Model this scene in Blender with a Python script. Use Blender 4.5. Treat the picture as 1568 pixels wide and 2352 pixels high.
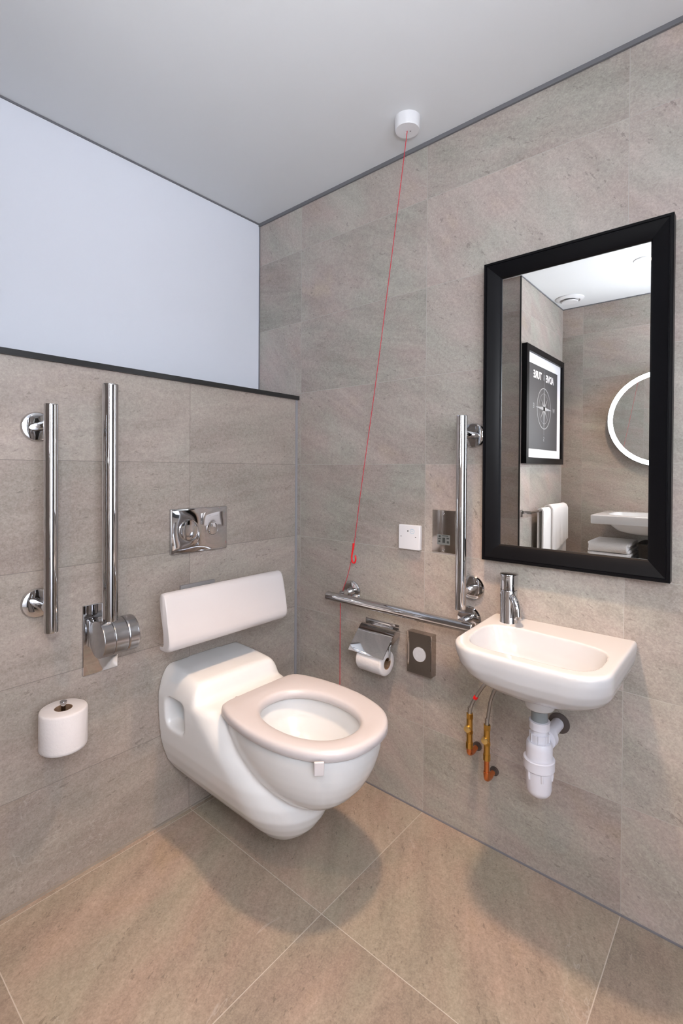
import bpy, bmesh, math, random
from mathutils import Vector, Matrix
random.seed(4)
for o in list(bpy.data.objects): bpy.data.objects.remove(o)
S = bpy.context.scene
COL = S.collection
PI = math.pi

# ------------------------------------------------------------------ camera
cd = bpy.data.cameras.new('camera'); cam = bpy.data.objects.new('camera', cd); COL.objects.link(cam)
yaw, pitch, roll = 0.8637, -0.0096, 0.0057
f = Vector((math.sin(yaw)*math.cos(pitch), math.cos(yaw)*math.cos(pitch), math.sin(pitch)))
r = Vector((math.cos(yaw), -math.sin(yaw), 0)); u = r.cross(f)
r2 = r*math.cos(roll)+u*math.sin(roll); u2 = -r*math.sin(roll)+u*math.cos(roll)
M = Matrix((r2, u2, -f)).transposed().to_4x4(); M.translation = Vector((-1.4642, -1.4638, 1.1734))
cam.matrix_world = M
cd.sensor_fit = 'VERTICAL'; cd.sensor_height = 36; cd.lens = 1125.39*36/2352
cd.shift_x = (784-778.3)/2352; cd.shift_y = (1089.96-1176)/2352
cd.clip_start = 0.02
S.camera = cam
S.view_settings.view_transform = 'Standard'; S.view_settings.look = 'None'
S.view_settings.gamma = 1; S.view_settings.use_curve_mapping = False
S.view_settings.exposure = -0.2

# ------------------------------------------------------------------ world and lights
w = bpy.data.worlds.new('world'); S.world = w; w.use_nodes = True
w.node_tree.nodes['Background'].inputs[0].default_value = (0.02, 0.02, 0.022, 1)
LK = 1.0
def spot(name, loc, target, power, col, angle, blend, size):
    l = bpy.data.lights.new(name, 'SPOT'); l.energy = power*LK; l.color = col
    l.spot_size = math.radians(angle); l.spot_blend = blend; l.shadow_soft_size = size
    o = bpy.data.objects.new(name, l); COL.objects.link(o); o.location = loc
    o.rotation_euler = (Vector(target)-Vector(loc)).to_track_quat('-Z', 'Y').to_euler()
    return o
def disc_light(name, loc, power, col, size, spread=180):
    l = bpy.data.lights.new(name, 'AREA'); l.shape = 'DISK'; l.size = size; l.energy = power*LK; l.color = col
    l.spread = math.radians(spread)
    o = bpy.data.objects.new(name, l); COL.objects.link(o); o.location = loc
    return o
CZ = 2.287                                  # ceiling height
WARM = (1.0, 0.66, 0.42); COOL = (0.90, 0.94, 1.0)
spot('downlight_lamp', (-0.58, -0.92, CZ-0.03), (-0.58, -0.92, 0), 126, WARM, 62, 0.5, 0.05)
spot('downlight_lamp', (-1.56, -1.0, CZ-0.03), (-1.60, -0.95, 0), 40, WARM, 110, 0.6, 0.04)
spot('downlight_lamp', (-0.7, -2.1, CZ-0.03), (-0.7, -2.1, 0), 8, WARM, 120, 0.6, 0.04)  # guessed lamp, added out of view behind the camera
spot('downlight_lamp', (-1.56, -2.1, CZ-0.03), (-1.56, -2.1, 0), 8, WARM, 120, 0.6, 0.04)  # second guessed lamp, also added out of view
# unseen flash as cool fill, bounced off ceiling and made-up white wall, partly direct
spot('bounced_fill', (-1.60, -1.65, 1.30), (-1.40, -1.32, CZ), 100, COOL, 115, 0.8, 0.04)
spot('bounced_fill', (-1.45, -1.75, 1.50), (-1.45, -2.75, 1.40), 470, COOL, 120, 0.8, 0.04)  # frontal fill, added by way of the white rear wall
spot('direct_flash', (-1.62, -1.80, 1.62), (-0.4, -0.4, 1.05), 66, COOL, 100, 0.8, 0.18)

# ------------------------------------------------------------------ node helpers
def nt(name):
    m = bpy.data.materials.new(name); m.use_nodes = True
    return m, m.node_tree, m.node_tree.nodes['Principled BSDF']
def simple(name, col, rough=0.5, metal=0.0, spec=None, emit=None, estr=0, coat=0, bump=None):
    m, t, b = nt(name)
    b.inputs['Base Color'].default_value = (*col, 1); b.inputs['Roughness'].default_value = rough
    b.inputs['Metallic'].default_value = metal
    if spec is not None: b.inputs['Specular IOR Level'].default_value = spec
    if coat: b.inputs['Coat Weight'].default_value = coat; b.inputs['Coat Roughness'].default_value = 0.04
    if emit: b.inputs['Emission Color'].default_value = (*emit, 1); b.inputs['Emission Strength'].default_value = estr
    if bump:
        n = t.nodes.new('ShaderNodeTexNoise'); n.inputs['Scale'].default_value = bump[0]; n.inputs['Detail'].default_value = 4
        g = t.nodes.new('ShaderNodeNewGeometry'); t.links.new(g.outputs['Position'], n.inputs['Vector'])
        bp = t.nodes.new('ShaderNodeBump'); bp.inputs['Strength'].default_value = bump[1]; bp.inputs['Distance'].default_value = bump[2]
        t.links.new(n.outputs['Fac'], bp.inputs['Height']); t.links.new(bp.outputs['Normal'], b.inputs['Normal'])
    return m

def tile_material(name, ax, su, sv, u0, v0, c0, c1, seed, streak=0.0, rough=0.5, grout=(0.40, 0.37, 0.34), hue_k=1.0):
    """stone-look porcelain tile in a stack-bond grid; ax = the two position axes that span the surface"""
    m, t, b = nt(name); N = t.nodes.new; L = t.links.new
    def math_(op, a, bb=None, c=None, clamp=False):
        n = N('ShaderNodeMath'); n.operation = op; n.use_clamp = clamp
        for i, v in enumerate((a, bb, c)):
            if v is None: continue
            if isinstance(v, (int, float)): n.inputs[i].default_value = v
            else: L(v, n.inputs[i])
        return n.outputs[0]
    g = N('ShaderNodeNewGeometry'); sp = N('ShaderNodeSeparateXYZ'); L(g.outputs['Position'], sp.inputs[0])
    pu, pv = sp.outputs[ax[0]], sp.outputs[ax[1]]
    U = math_('DIVIDE', math_('SUBTRACT', pu, u0), su); V = math_('DIVIDE', math_('SUBTRACT', pv, v0), sv)
    iu, iv = math_('FLOOR', U), math_('FLOOR', V)
    fu, fv = math_('FRACT', U), math_('FRACT', V)
    du = math_('MULTIPLY', math_('MINIMUM', fu, math_('SUBTRACT', 1.0, fu)), su)
    dv = math_('MULTIPLY', math_('MINIMUM', fv, math_('SUBTRACT', 1.0, fv)), sv)
    d = math_('MINIMUM', du, dv)
    gm = math_('LESS_THAN', d, 0.0011)
    cid = N('ShaderNodeCombineXYZ'); L(iu, cid.inputs[0]); L(iv, cid.inputs[1]); cid.inputs[2].default_value = seed
    wn = N('ShaderNodeTexWhiteNoise'); L(cid.outputs[0], wn.inputs['Vector'])
    ws = N('ShaderNodeSeparateColor'); L(wn.outputs['Color'], ws.inputs[0])
    # 2D surface coordinate, rotated per tile and moved far away per tile
    ang = math_('ADD', math_('MULTIPLY', ws.outputs[0], 1.0-streak), 0.12)
    ca, sa = math_('COSINE', ang), math_('SINE', ang)
    x = math_('ADD', math_('MULTIPLY', pu, ca), math_('MULTIPLY', pv, sa))
    y = math_('SUBTRACT', math_('MULTIPLY', pv, ca), math_('MULTIPLY', pu, sa))
    cc = N('ShaderNodeCombineXYZ'); L(x, cc.inputs[0]); L(y, cc.inputs[1]); L(math_('MULTIPLY', ws.outputs[1], 37.0), cc.inputs[2])
    def noise(scale, stretch=(1, 1, 1), detail=4, rgh=0.55, dist=0.0):
        mp = N('ShaderNodeMapping'); mp.inputs['Scale'].default_value = stretch; L(cc.outputs[0], mp.inputs['Vector'])
        n = N('ShaderNodeTexNoise'); n.inputs['Scale'].default_value = scale; n.inputs['Detail'].default_value = detail
        n.inputs['Roughness'].default_value = rgh; n.inputs['Distortion'].default_value = dist
        L(mp.outputs[0], n.inputs['Vector']); return n.outputs['Fac']
    cloud = noise(3.0, (1, 2.6, 1), 5, 0.6, 0.6)
    streaks = noise(5.0, (0.6, 7, 1), 6, 0.65, 0.4)
    grain = noise(210.0, (1, 1, 1), 3, 0.7)
    grain2 = noise(85.0, (1, 1.15, 1), 4, 0.7)
    pit = math_('LESS_THAN', noise(46.0, (0.7, 1.6, 1), 3, 0.7), 0.352)
    pitmask = math_('GREATER_THAN', noise(5.0, (0.7, 2.2, 1), 2), 0.49)
    pit = math_('MULTIPLY', pit, pitmask)
    vn = noise(1.5, (0.8, 1.6, 1), 5, 0.6, 1.2)
    vein = math_('SUBTRACT', 1.0, math_('DIVIDE', math_('ABSOLUTE', math_('SUBTRACT', vn, 0.60)), 0.0035), clamp=True)
    vein = math_('MULTIPLY', vein, math_('GREATER_THAN', ws.outputs[2], 0.4))
    a = math_('ADD', math_('MULTIPLY', cloud, 0.66), math_('MULTIPLY', streaks, 0.34))
    a = math_('ADD', a, math_('MULTIPLY', math_('SUBTRACT', ws.outputs[0], 0.5), 0.20))
    a = math_('ADD', a, math_('MULTIPLY', math_('SUBTRACT', grain, 0.5), 0.75))
    a = math_('ADD', a, math_('MULTIPLY', math_('SUBTRACT', grain2, 0.5), 0.62))
    rp = N('ShaderNodeValToRGB'); L(a, rp.inputs[0])
    rp.color_ramp.elements[0].position = 0.18; rp.color_ramp.elements[0].color = (*c0, 1)
    rp.color_ramp.elements[1].position = 0.86; rp.color_ramp.elements[1].color = (*c1, 1)
    def mix(fac, A, B, mode='MIX'):
        n = N('ShaderNodeMix'); n.data_type = 'RGBA'; n.blend_type = mode
        if isinstance(fac, (int, float)): n.inputs[0].default_value = fac
        else: L(fac, n.inputs[0])
        for s, v in ((6, A), (7, B)):
            if isinstance(v, tuple): n.inputs[s].default_value = (*v, 1)
            else: L(v, n.inputs[s])
        return n.outputs[2]
    hue = noise(4.0, (1, 1.6, 1), 2)
    hr = N('ShaderNodeValToRGB'); L(hue, hr.inputs[0])
    hr.color_ramp.elements[0].position = 0.35; hr.color_ramp.elements[0].color = (0.97, 1.02, 0.99, 1)
    hr.color_ramp.elements[1].position = 0.65; hr.color_ramp.elements[1].color = (1.05, 0.975, 0.975, 1)
    e = hr.color_ramp.elements.new(0.80); e.color = (1.08, 0.99, 0.88, 1)
    c = mix(hue_k, rp.outputs[0], hr.outputs[0], 'MULTIPLY')
    c = mix(math_('MULTIPLY', pit, 0.45), c, tuple(0.55*k for k in c0))
    c = mix(math_('MULTIPLY', vein, 0.35), c, (0.50, 0.46, 0.42))
    c = mix(math_('MULTIPLY', gm, 0.8), c, grout)
    L(c, b.inputs['Base Color'])
    b.inputs['Roughness'].default_value = rough
    h = math_('SUBTRACT', math_('ADD', math_('MULTIPLY', grain2, 0.3), math_('MULTIPLY', math_('MINIMUM', math_('DIVIDE', d, 0.0016), 1.0), 1.0)), math_('MULTIPLY', pit, 0.6))
    bp = N('ShaderNodeBump'); bp.inputs['Strength'].default_value = 0.25; bp.inputs['Distance'].default_value = 0.001
    L(h, bp.inputs['Height']); L(bp.outputs['Normal'], b.inputs['Normal'])
    return m

T0, T1 = (0.24, 0.213, 0.19), (0.48, 0.43, 0.39)
ZT = 0.2948
m_tile_x = tile_material('stone_tile_side', (1, 2), 0.6, 0.3, 0.0, ZT, T0, T1, 3.3)
m_tile_y = tile_material('stone_tile_cistern', (0, 2), 0.6, 0.3, -0.516, ZT, (0.225, 0.192, 0.167), (0.45, 0.390, 0.345), 7.7, streak=0.93, grout=(0.19, 0.165, 0.15), hue_k=0.45)
m_tile_o = tile_material('stone_tile_opposite', (1, 2), 0.6, 0.3, -0.56, ZT, T0, T1, 1.3, streak=0.8)
m_tile_p = tile_material('stone_tile_picture', (0, 2), 0.6, 0.3, -1.52, ZT, T0, T1, 5.1)
m_floor = tile_material('stone_tile_floor', (0, 1), 0.6, 0.6, -0.5144, 0.0, (0.185, 0.153, 0.124), (0.41, 0.340, 0.274), 9.2, streak=0.35, rough=0.55, grout=(0.5, 0.45, 0.40))
m_ceil = simple('ceiling_paint', (0.68, 0.695, 0.71), 0.75, bump=(60, 0.05, 0.001))
m_upper = simple('upper_wall_paint', (0.74, 0.765, 0.83), 0.7, bump=(60, 0.05, 0.001))
m_gap = simple('shadow_gap', (0.14, 0.14, 0.15), 0.6)
m_seal = simple('silicone_sealant', (0.27, 0.265, 0.28), 0.5)
m_seal_w = simple('sealant_beige', (0.27, 0.235, 0.20), 0.5)
m_seal_b = simple('sealant_blue_grey', (0.17, 0.17, 0.19), 0.4)
m_black = simple('black_painted_wood', (0.004, 0.004, 0.005), 0.36, spec=0.12)
m_blacktrim = simple('black_metal_trim', (0.012, 0.012, 0.012), 0.4)
m_chrome = simple('chrome', (0.60, 0.60, 0.61), 0.04, 1.0)
m_chrome_s = simple('polished_steel', (0.44, 0.405, 0.375), 0.13, 1.0)
m_brushed = simple('satin_chrome', (0.45, 0.45, 0.46), 0.2, 1.0)
m_mirror = simple('mirror_glass', (0.93, 0.94, 0.93), 0.0, 1.0)
m_cer = simple('white_ceramic', (0.70, 0.715, 0.725), 0.10)
m_cer_b = simple('basin_ceramic', (0.56, 0.56, 0.57), 0.12)
m_seat = simple('seat_plastic', (0.53, 0.502, 0.51), 0.28)
m_pad = simple('backrest_plastic', (0.59, 0.565, 0.565), 0.33)
m_white = simple('white_plastic', (0.70, 0.70, 0.72), 0.3)
m_trap = simple('trap_plastic', (0.64, 0.635, 0.69), 0.3)
m_paper = simple('tissue_paper', (0.66, 0.635, 0.635), 0.95, bump=(120, 0.5, 0.002))
m_card = simple('cardboard_core', (0.20, 0.12, 0.07), 0.9)
m_red = simple('red_cord', (0.55, 0.012, 0.03), 0.5)
m_redp = simple('red_plastic', (0.70, 0.01, 0.015), 0.25)
m_brass = simple('brass', (0.60, 0.36, 0.09), 0.28, 1.0)
m_brass2 = simple('pale_brass', (0.88, 0.66, 0.28), 0.3, 1.0)
m_copper = simple('copper', (0.72, 0.25, 0.09), 0.25, 1.0)
m_braid = simple('braided_steel', (0.42, 0.40, 0.38), 0.35, 1.0, bump=(900, 0.7, 0.001))
m_gpipe = simple('grey_waste_pipe', (0.19, 0.21, 0.22), 0.25)
m_hole = simple('dark_opening', (0.012, 0.011, 0.010), 0.8)
m_rim = simple('dark_rubber', (0.07, 0.055, 0.05), 0.6)
m_grey = simple('grey_plastic', (0.26, 0.25, 0.25), 0.4)
m_stick = simple('silver_sticker', (0.15, 0.165, 0.165), 0.4)
m_ink = simple('dark_ink', (0.03, 0.035, 0.035), 0.5)
m_blue = simple('pale_blue_print', (0.25, 0.48, 0.62), 0.5)
m_towel = simple('white_towelling', (0.84, 0.83, 0.82), 0.95, bump=(260, 0.8, 0.003))
m_paperw = simple('picture_mount', (0.86, 0.87, 0.90), 0.6)
m_print = simple('dark_print', (0.055, 0.055, 0.06), 0.5)
m_printline = simple('grey_print_line', (0.32, 0.34, 0.36), 0.5)
m_printw = simple('white_print', (0.85, 0.86, 0.88), 0.5)
m_led = simple('led_ring', (0.9, 0.9, 0.9), 0.4, emit=(0.93, 0.97, 1.0), estr=25.0)
m_lamp = simple('downlight_lens', (0.9, 0.9, 0.9), 0.4, emit=(1.0, 0.86, 0.70), estr=14.0)
m_door = simple('dark_door', (0.018, 0.016, 0.015), 0.4)
m_wick = simple('dark_wicker', (0.03, 0.025, 0.02), 0.8, bump=(150, 1.0, 0.004))
m_shelf = simple('shelf_wood', (0.30, 0.22, 0.15), 0.5, bump=(40, 0.2, 0.001))

# ------------------------------------------------------------------ mesh helpers
def ring_circle(c, ax, rad, n=24, up=None):
    ax = Vector(ax).normalized(); a = Vector(up) if up else (Vector((0, 0, 1)) if abs(ax.z) < 0.9 else Vector((1, 0, 0)))
    e1 = ax.cross(a).normalized(); e2 = ax.cross(e1)
    return [Vector(c)+e1*(rad*math.cos(2*PI*i/n))+e2*(rad*math.sin(2*PI*i/n)) for i in range(n)]
def loft(bm, rings, cap0=True, cap1=True, closed=True, wrap=False):
    vs = [[bm.verts.new(p) for p in rg] for rg in rings]
    n = len(vs[0]); R = len(vs)
    for i in range(R if wrap else R-1):
        A, B = vs[i], vs[(i+1) % R]
        for j in range(n if closed else n-1):
            k = (j+1) % n
            bm.faces.new((A[j], A[k], B[k], B[j]))
    if not wrap:
        if cap0: bm.faces.new(list(reversed(vs[0])))
        if cap1: bm.faces.new(vs[-1])
    return bm
def box(bm, x0, x1, y0, y1, z0, z1, bev=0.0, seg=2):
    t = bmesh.new()
    bmesh.ops.create_cube(t, size=1, matrix=Matrix.Translation(((x0+x1)/2, (y0+y1)/2, (z0+z1)/2)) @ Matrix.Diagonal((abs(x1-x0), abs(y1-y0), abs(z1-z0), 1)))
    if bev: bmesh.ops.bevel(t, geom=t.edges[:], offset=bev, segments=seg, profile=0.6, affect='EDGES')
    me = bpy.data.meshes.new('tmp'); t.to_mesh(me); t.free(); bm.from_mesh(me); bpy.data.meshes.remove(me)
    return bm
def cyl(bm, p0, p1, r0, r1=None, n=32, bev=0.0, cap=True):
    p0, p1 = Vector(p0), Vector(p1); ax = (p1-p0).normalized(); r1 = r0 if r1 is None else r1
    L = (p1-p0).length
    prof = [(0, r0), (L, r1)]
    if bev:
        e_ = min(bev*0.5, L*0.1)
        prof = [(0, r0-bev), (bev*0.3, r0-bev*0.3), (bev, r0), (bev+e_, r0), (L-bev-e_, r1), (L-bev, r1), (L-bev*0.3, r1-bev*0.3), (L, r1-bev)]
    loft(bm, [ring_circle(p0+ax*t, ax, max(rr, 1e-4), n) for t, rr in prof], cap, cap)
    return bm
def lathe(bm, base, ax, prof, n=40, cap=True):
    ax = Vector(ax).normalized()
    loft(bm, [ring_circle(Vector(base)+ax*t, ax, max(rr, 1e-4), n) for t, rr in prof], cap, cap)
    return bm
def smooth_path(pts, n=8):
    P = [Vector(p) for p in pts]; out = []
    for i in range(len(P)-1):
        a = P[max(i-1, 0)]; b = P[i]; c = P[i+1]; d = P[min(i+2, len(P)-1)]
        for k in range(n):
            t = k/n
            out.append(0.5*((2*b)+(c-a)*t+(2*a-5*b+4*c-d)*t*t+(3*b-a-3*c+d)*t**3))
    out.append(P[-1]); return out
def tube(bm, path, rad, n=12, cap=True):
    P = [Vector(p) for p in path]; rings = []
    t0 = (P[1]-P[0]).normalized(); nrm = t0.orthogonal().normalized()
    for i, p in enumerate(P):
        t = (P[min(i+1, len(P)-1)]-P[max(i-1, 0)]).normalized()
        nrm = (nrm - t*nrm.dot(t)).normalized(); bn = t.cross(nrm)
        rr = rad[i] if isinstance(rad, (list, tuple)) else rad
        rings.append([p+nrm*(rr*math.cos(2*PI*j/n))+bn*(rr*math.sin(2*PI*j/n)) for j in range(n)])
    return loft(bm, rings, cap, cap)
def wpos(o):
    v = Vector((0, 0, 0))
    while o is not None: v = v+o.location; o = o.parent
    return v
def obj(name, bm, mat, parent=None, sharp=35, smooth=True, label=None, loc=None):
    bmesh.ops.recalc_face_normals(bm, faces=bm.faces[:])
    me = bpy.data.meshes.new(name)
    org = wpos(parent) if parent is not None else Vector(loc or (0, 0, 0))
    bmesh.ops.translate(bm, verts=bm.verts[:], vec=-org)
    bm.to_mesh(me); bm.free()
    if smooth:
        me.shade_smooth()
        if sharp is not None: me.set_sharp_from_angle(angle=math.radians(sharp))
    o = bpy.data.objects.new(name, me); COL.objects.link(o)
    if parent is not None: o.parent = parent
    elif loc: o.location = loc
    me.materials.append(mat)
    if label: o['label'] = label
    return o
def thing(name, label, cat, loc, group=None):
    o = bpy.data.objects.new(name, None); COL.objects.link(o); o.location = loc; o.empty_display_size = 0.03
    o['label'] = label; o['category'] = cat
    if group: o['group'] = group
    return o
def tag(o, label, cat, group=None):
    o['label'] = label; o['category'] = cat
    if group: o['group'] = group
    return o
def struct(name, bm, mat, smooth=False):
    o = obj(name, bm, mat, None, smooth=smooth); o['kind'] = 'structure'; return o
def bake(o, mods):
    """apply modifiers through the depsgraph, no operators"""
    for ty, kw in mods:
        m = o.modifiers.new(ty, ty)
        for k, v in kw.items(): setattr(m, k, v)
    dg = bpy.context.evaluated_depsgraph_get(); dg.update()
    me = bpy.data.meshes.new_from_object(o.evaluated_get(dg)); mats = [s for s in o.data.materials]
    o.modifiers.clear(); o.data = me
    if not me.materials:
        for s in mats: me.materials.append(s)
    me.shade_smooth()
    return o
def cutter(bm, parent):
    return obj('cutter', bm, m_white, parent, smooth=False)
def drop(o): bpy.data.objects.remove(o)

# ------------------------------------------------------------------ the room
YB = 0.021            # tiled cistern boxing
YU = 0.270            # painted wall above and behind it
XN = -1.36; YP = -0.428; XO = -2.138; YR = -2.75; ZL = 1.480
b = bmesh.new(); box(b, -2.3, 0.1, -2.85, 0.4, -0.1, 0); struct('floor', b, m_floor)
b = bmesh.new(); box(b, -2.3, 0.1, -2.85, 0.4, CZ, CZ+0.1); struct('ceiling', b, m_ceil)
b = bmesh.new(); box(b, 0, 0.1, -2.85, 0.4, 0, CZ); struct('wall_right', b, m_tile_x)
b = bmesh.new(); box(b, XN, 0, YB, YU, 0, ZL); struct('wall_cistern', b, m_tile_y)
b = bmesh.new(); box(b, XN, 0, YU, YU+0.1, 0, CZ); struct('wall_upper', b, m_upper)
b = bmesh.new(); box(b, -2.3, XN, YP, 0.4, 0, CZ)
o = struct('wall_left', b, m_tile_o)
o.data.materials.append(m_tile_p)
for pf in o.data.polygons:
    if abs(pf.normal.y) > 0.5: pf.material_index = 1
b = bmesh.new(); box(b, XO-0.1, XO, YR, YP, 0, CZ); struct('wall_opposite', b, m_tile_o)
b = bmesh.new(); box(b, -2.3, 0, YR-0.1, YR, 0, CZ); struct('wall_rear', b, m_upper)  # unseen wall, made white to bounce the fill light
# trims
b = bmesh.new(); box(b, -0.007, 0, YR, YU, CZ-0.013, CZ); struct('trim_1', b, m_gap)
b = bmesh.new(); box(b, XN, -0.007, YU-0.004, YU, CZ-0.006, CZ); struct('trim_2', b, m_gap)
b = bmesh.new(); box(b, -0.004, 0, YU-0.004, YU, ZL+0.012, CZ-0.013); struct('trim_3', b, m_seal_b)
b = bmesh.new(); box(b, XN, 0, YB-0.012, YU, ZL, ZL+0.003); box(b, XN, 0, YB-0.012, YB-0.002, ZL-0.013, ZL); struct('trim_4', b, m_blacktrim)
b = bmesh.new(); box(b, -0.012, 0, YB-0.002, YB, 0.0, ZL-0.014); struct('trim_5', b, m_seal)
b = bmesh.new(); box(b, XN, -0.004, YB-0.006, YB, 0, 0.004); struct('trim_6', b, m_seal_w)
b = bmesh.new(); box(b, -0.004, 0, YR, YB, 0, 0.004); struct('trim_7', b, m_seal_b)
b = bmesh.new(); box(b, XN, XN+0.005, YP-0.002, YP+0.006, 0, CZ); struct('trim_8', b, m_blacktrim)
b = bmesh.new(); box(b, XO, XN-0.001, YP-0.004, YP, CZ-0.006, CZ); struct('trim_9', b, m_gap)
b = bmesh.new(); box(b, XO, XO+0.004, YR, YP-0.004, CZ-0.006, CZ); struct('trim_10', b, m_gap)
# dark door added behind the camera for dark reflections in the chrome
b = bmesh.new(); box(b, -0.95, -0.06, YR, YR+0.03, 0, 2.05, 0.004); dr = struct('door_1', b, m_door)
b = bmesh.new(); cyl(b, (-0.87, YR+0.03, 1.0), (-0.87, YR+0.08, 1.0), 0.011); tube(b, [(-0.87, YR+0.075, 1.0), (-0.75, YR+0.075, 1.0)], 0.010)
obj('door_handle', b, m_brushed, dr)

# ------------------------------------------------------------------ toilet
XC = -0.457
t = thing('toilet', 'white wall-hung toilet with open pinkish seat, under the white backrest', 'toilet', (XC, YB, 0.07))
def interp(tab, z):
    for a, c in zip(tab, tab[1:]):
        if a[0] <= z <= c[0]:
            k = (z-a[0])/(c[0]-a[0]); return [p+(q-p)*k for p, q in zip(a[1:], c[1:])]
    return list(tab[-1][1:]) if z > tab[-1][0] else list(tab[0][1:])
def u_ring(z, hw, yf, k, ns=8, na=28):
    """U-shaped plan: straight flanks from the wall, rounded front"""
    ys = min(YB-0.01, yf+hw*k); pts = []
    for i in range(ns): pts.append((XC+hw, YB+(ys-YB)*i/ns, z))
    for i in range(na+1):
        a = PI*i/na; pts.append((XC+hw*math.cos(a), ys-(ys-yf)*math.sin(a), z))
    for i in range(ns-1, -1, -1): pts.append((XC-hw, YB+(ys-YB)*i/ns, z))
    return [Vector(p) for p in pts]
shroud = [(0.072, 0.012, -0.375, 1.5), (0.074, 0.022, -0.390, 1.5), (0.080, 0.034, -0.410, 1.5), (0.090, 0.046, -0.432, 1.5), (0.105, 0.061, -0.457, 1.4), (0.127, 0.080, -0.484, 1.3),
          (0.150, 0.101, -0.507, 1.2), (0.180, 0.124, -0.528, 1.15), (0.210, 0.143, -0.542, 1.1), (0.25, 0.158, -0.545, 1.1), (0.29, 0.168, -0.525, 1.05),
          (0.34, 0.174, -0.47, 1.0), (0.40, 0.1775, -0.40, 1.0), (0.44, 0.1775, -0.355, 1.0), (0.452, 0.175, -0.33, 1.0), (0.457, 0.169, -0.31, 1.0)]
HALF = [(0, -0.268), (0.05, -0.268), (0.10, -0.269), (0.134, -0.273), (0.151, -0.285), (0.163, -0.312), (0.176, -0.36), (0.185, -0.43), (0.186, -0.49), (0.180, -0.55), (0.164, -0.61), (0.143, -0.655), (0.112, -0.689), (0.073, -0.713), (0.03, -0.7235), (0, -0.725)]
OC = Vector((XC+0.0025, -0.49))
_p = [(x, y, 0) for x, y in HALF]+[(-x, y, 0) for x, y in reversed(HALF[1:-1])]
_d = smooth_path(_p+[_p[0]], 8)[:-1]
_ang = sorted(((math.atan2(q.y-OC.y, q.x) % (2*PI)), math.hypot(q.x, q.y-OC.y)) for q in _d)
_ang = [(_ang[-1][0]-2*PI, _ang[-1][1])]+_ang+[(_ang[0][0]+2*PI, _ang[0][1])]
def out_r(a):
    a %= 2*PI
    for (a0, r0), (a1, r1) in zip(_ang, _ang[1:]):
        if a0 <= a <= a1: return r0+(r1-r0)*(a-a0)/max(a1-a0, 1e-9)
def egg(z, s, n=72):
    return [Vector((OC.x+out_r(2*PI*i/n)*s*math.cos(2*PI*i/n), OC.y+out_r(2*PI*i/n)*s*math.sin(2*PI*i/n), z)) for i in range(n)]
b = bmesh.new()
loft(b, [u_ring(*q) for q in shroud])
# rear block, sections along y
def block_ring(y, tw, tz, hw, zs=0.452, zb=0.40):
    pts = [(-hw, zb), (-hw, zs-0.03)]
    for i in range(9):
        a = PI/2*i/8; pts.append((-hw+(hw-tw)*(1-math.cos(a)), zs-0.03+(tz-zs+0.03)*math.sin(a)))
    pts += [(-tw*0.5, tz+0.001), (0, tz+0.0015), (tw*0.5, tz+0.001)]
    pts += [(-x, z) for x, z in reversed(pts[:11])]
    return [Vector((XC+x, y, z)) for x, z in pts]
loft(b, [block_ring(YB, 0.128, 0.529, 0.176), block_ring(-0.06, 0.130, 0.526, 0.177), block_ring(-0.12, 0.134, 0.520, 0.178), block_ring(-0.155, 0.136, 0.515, 0.178),
         block_ring(-0.168, 0.136, 0.511, 0.178), block_ring(-0.175, 0.135, 0.503, 0.177), block_ring(-0.182, 0.13, 0.487, 0.176), block_ring(-0.188, 0.125, 0.470, 0.175), block_ring(-0.196, 0.12, 0.460, 0.174), block_ring(-0.21, 0.11, 0.455, 0.172)])
bowl = [(0.243, 0.10), (0.244, 0.20), (0.250, 0.34), (0.262, 0.46), (0.278, 0.565), (0.297, 0.66), (0.32, 0.745), (0.345, 0.808), (0.37, 0.857), (0.395, 0.892), (0.42, 0.918), (0.44, 0.930), (0.452, 0.934), (0.457, 0.922)]
loft(b, [egg(z, s) for z, s in bowl])
pan = obj('bowl', b, m_cer, t)
bake(pan, [('REMESH', dict(mode='VOXEL', voxel_size=0.004)), ('SMOOTH', dict(factor=0.5, iterations=3))])
b = bmesh.new()
cav = [(0.30, 0.35), (0.31, 0.52), (0.33, 0.66), (0.36, 0.80), (0.40, 0.93), (0.43, 0.985), (0.445, 0.99), (0.50, 0.99)]
def hole_ring(z, s, hw=0.114, yb=-0.350, yf=-0.660):
    cy = (yb+yf)/2+0.01
    out = []
    for i in range(56):
        a = 2*PI*i/56; c, sn = math.cos(a), math.sin(a)
        out.append(Vector((XC-0.006+hw*s*math.copysign(abs(c)**0.9, c), cy+((yb-cy) if sn > 0 else (cy-yf))*s*math.copysign(abs(sn)**0.9, sn), z)))
    return out
loft(b, [hole_ring(z, s, 0.128, -0.335, -0.672) for z, s in cav])
c1 = cutter(b, t)
b = bmesh.new()
for sx in (-1, 1):
    rings = []
    for dx, g in ((0.21, 1.12), (0.172, 1.06), (0.165, 0.97), (0.125, 0.90), (0.118, 0.80)):
        rg = []
        for i in range(40):
            a = 2*PI*i/40; c, sn = math.cos(a), math.sin(a)
            rg.append(Vector((XC+sx*dx, -0.080+0.051*g*math.copysign(abs(c)**0.45, c), 0.398+0.048*g*math.copysign(abs(sn)**0.45, sn))))
        rings.append(rg)
    loft(b, rings)
c2 = cutter(b, t)
bmod = [('BOOLEAN', dict(operation='DIFFERENCE', object=c1, solver='EXACT')), ('BOOLEAN', dict(operation='DIFFERENCE', object=c2, solver='EXACT')),
        ('REMESH', dict(mode='VOXEL', voxel_size=0.0038)), ('SMOOTH', dict(factor=0.5, iterations=5))]
bake(pan, bmod); drop(c1); drop(c2)
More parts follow.
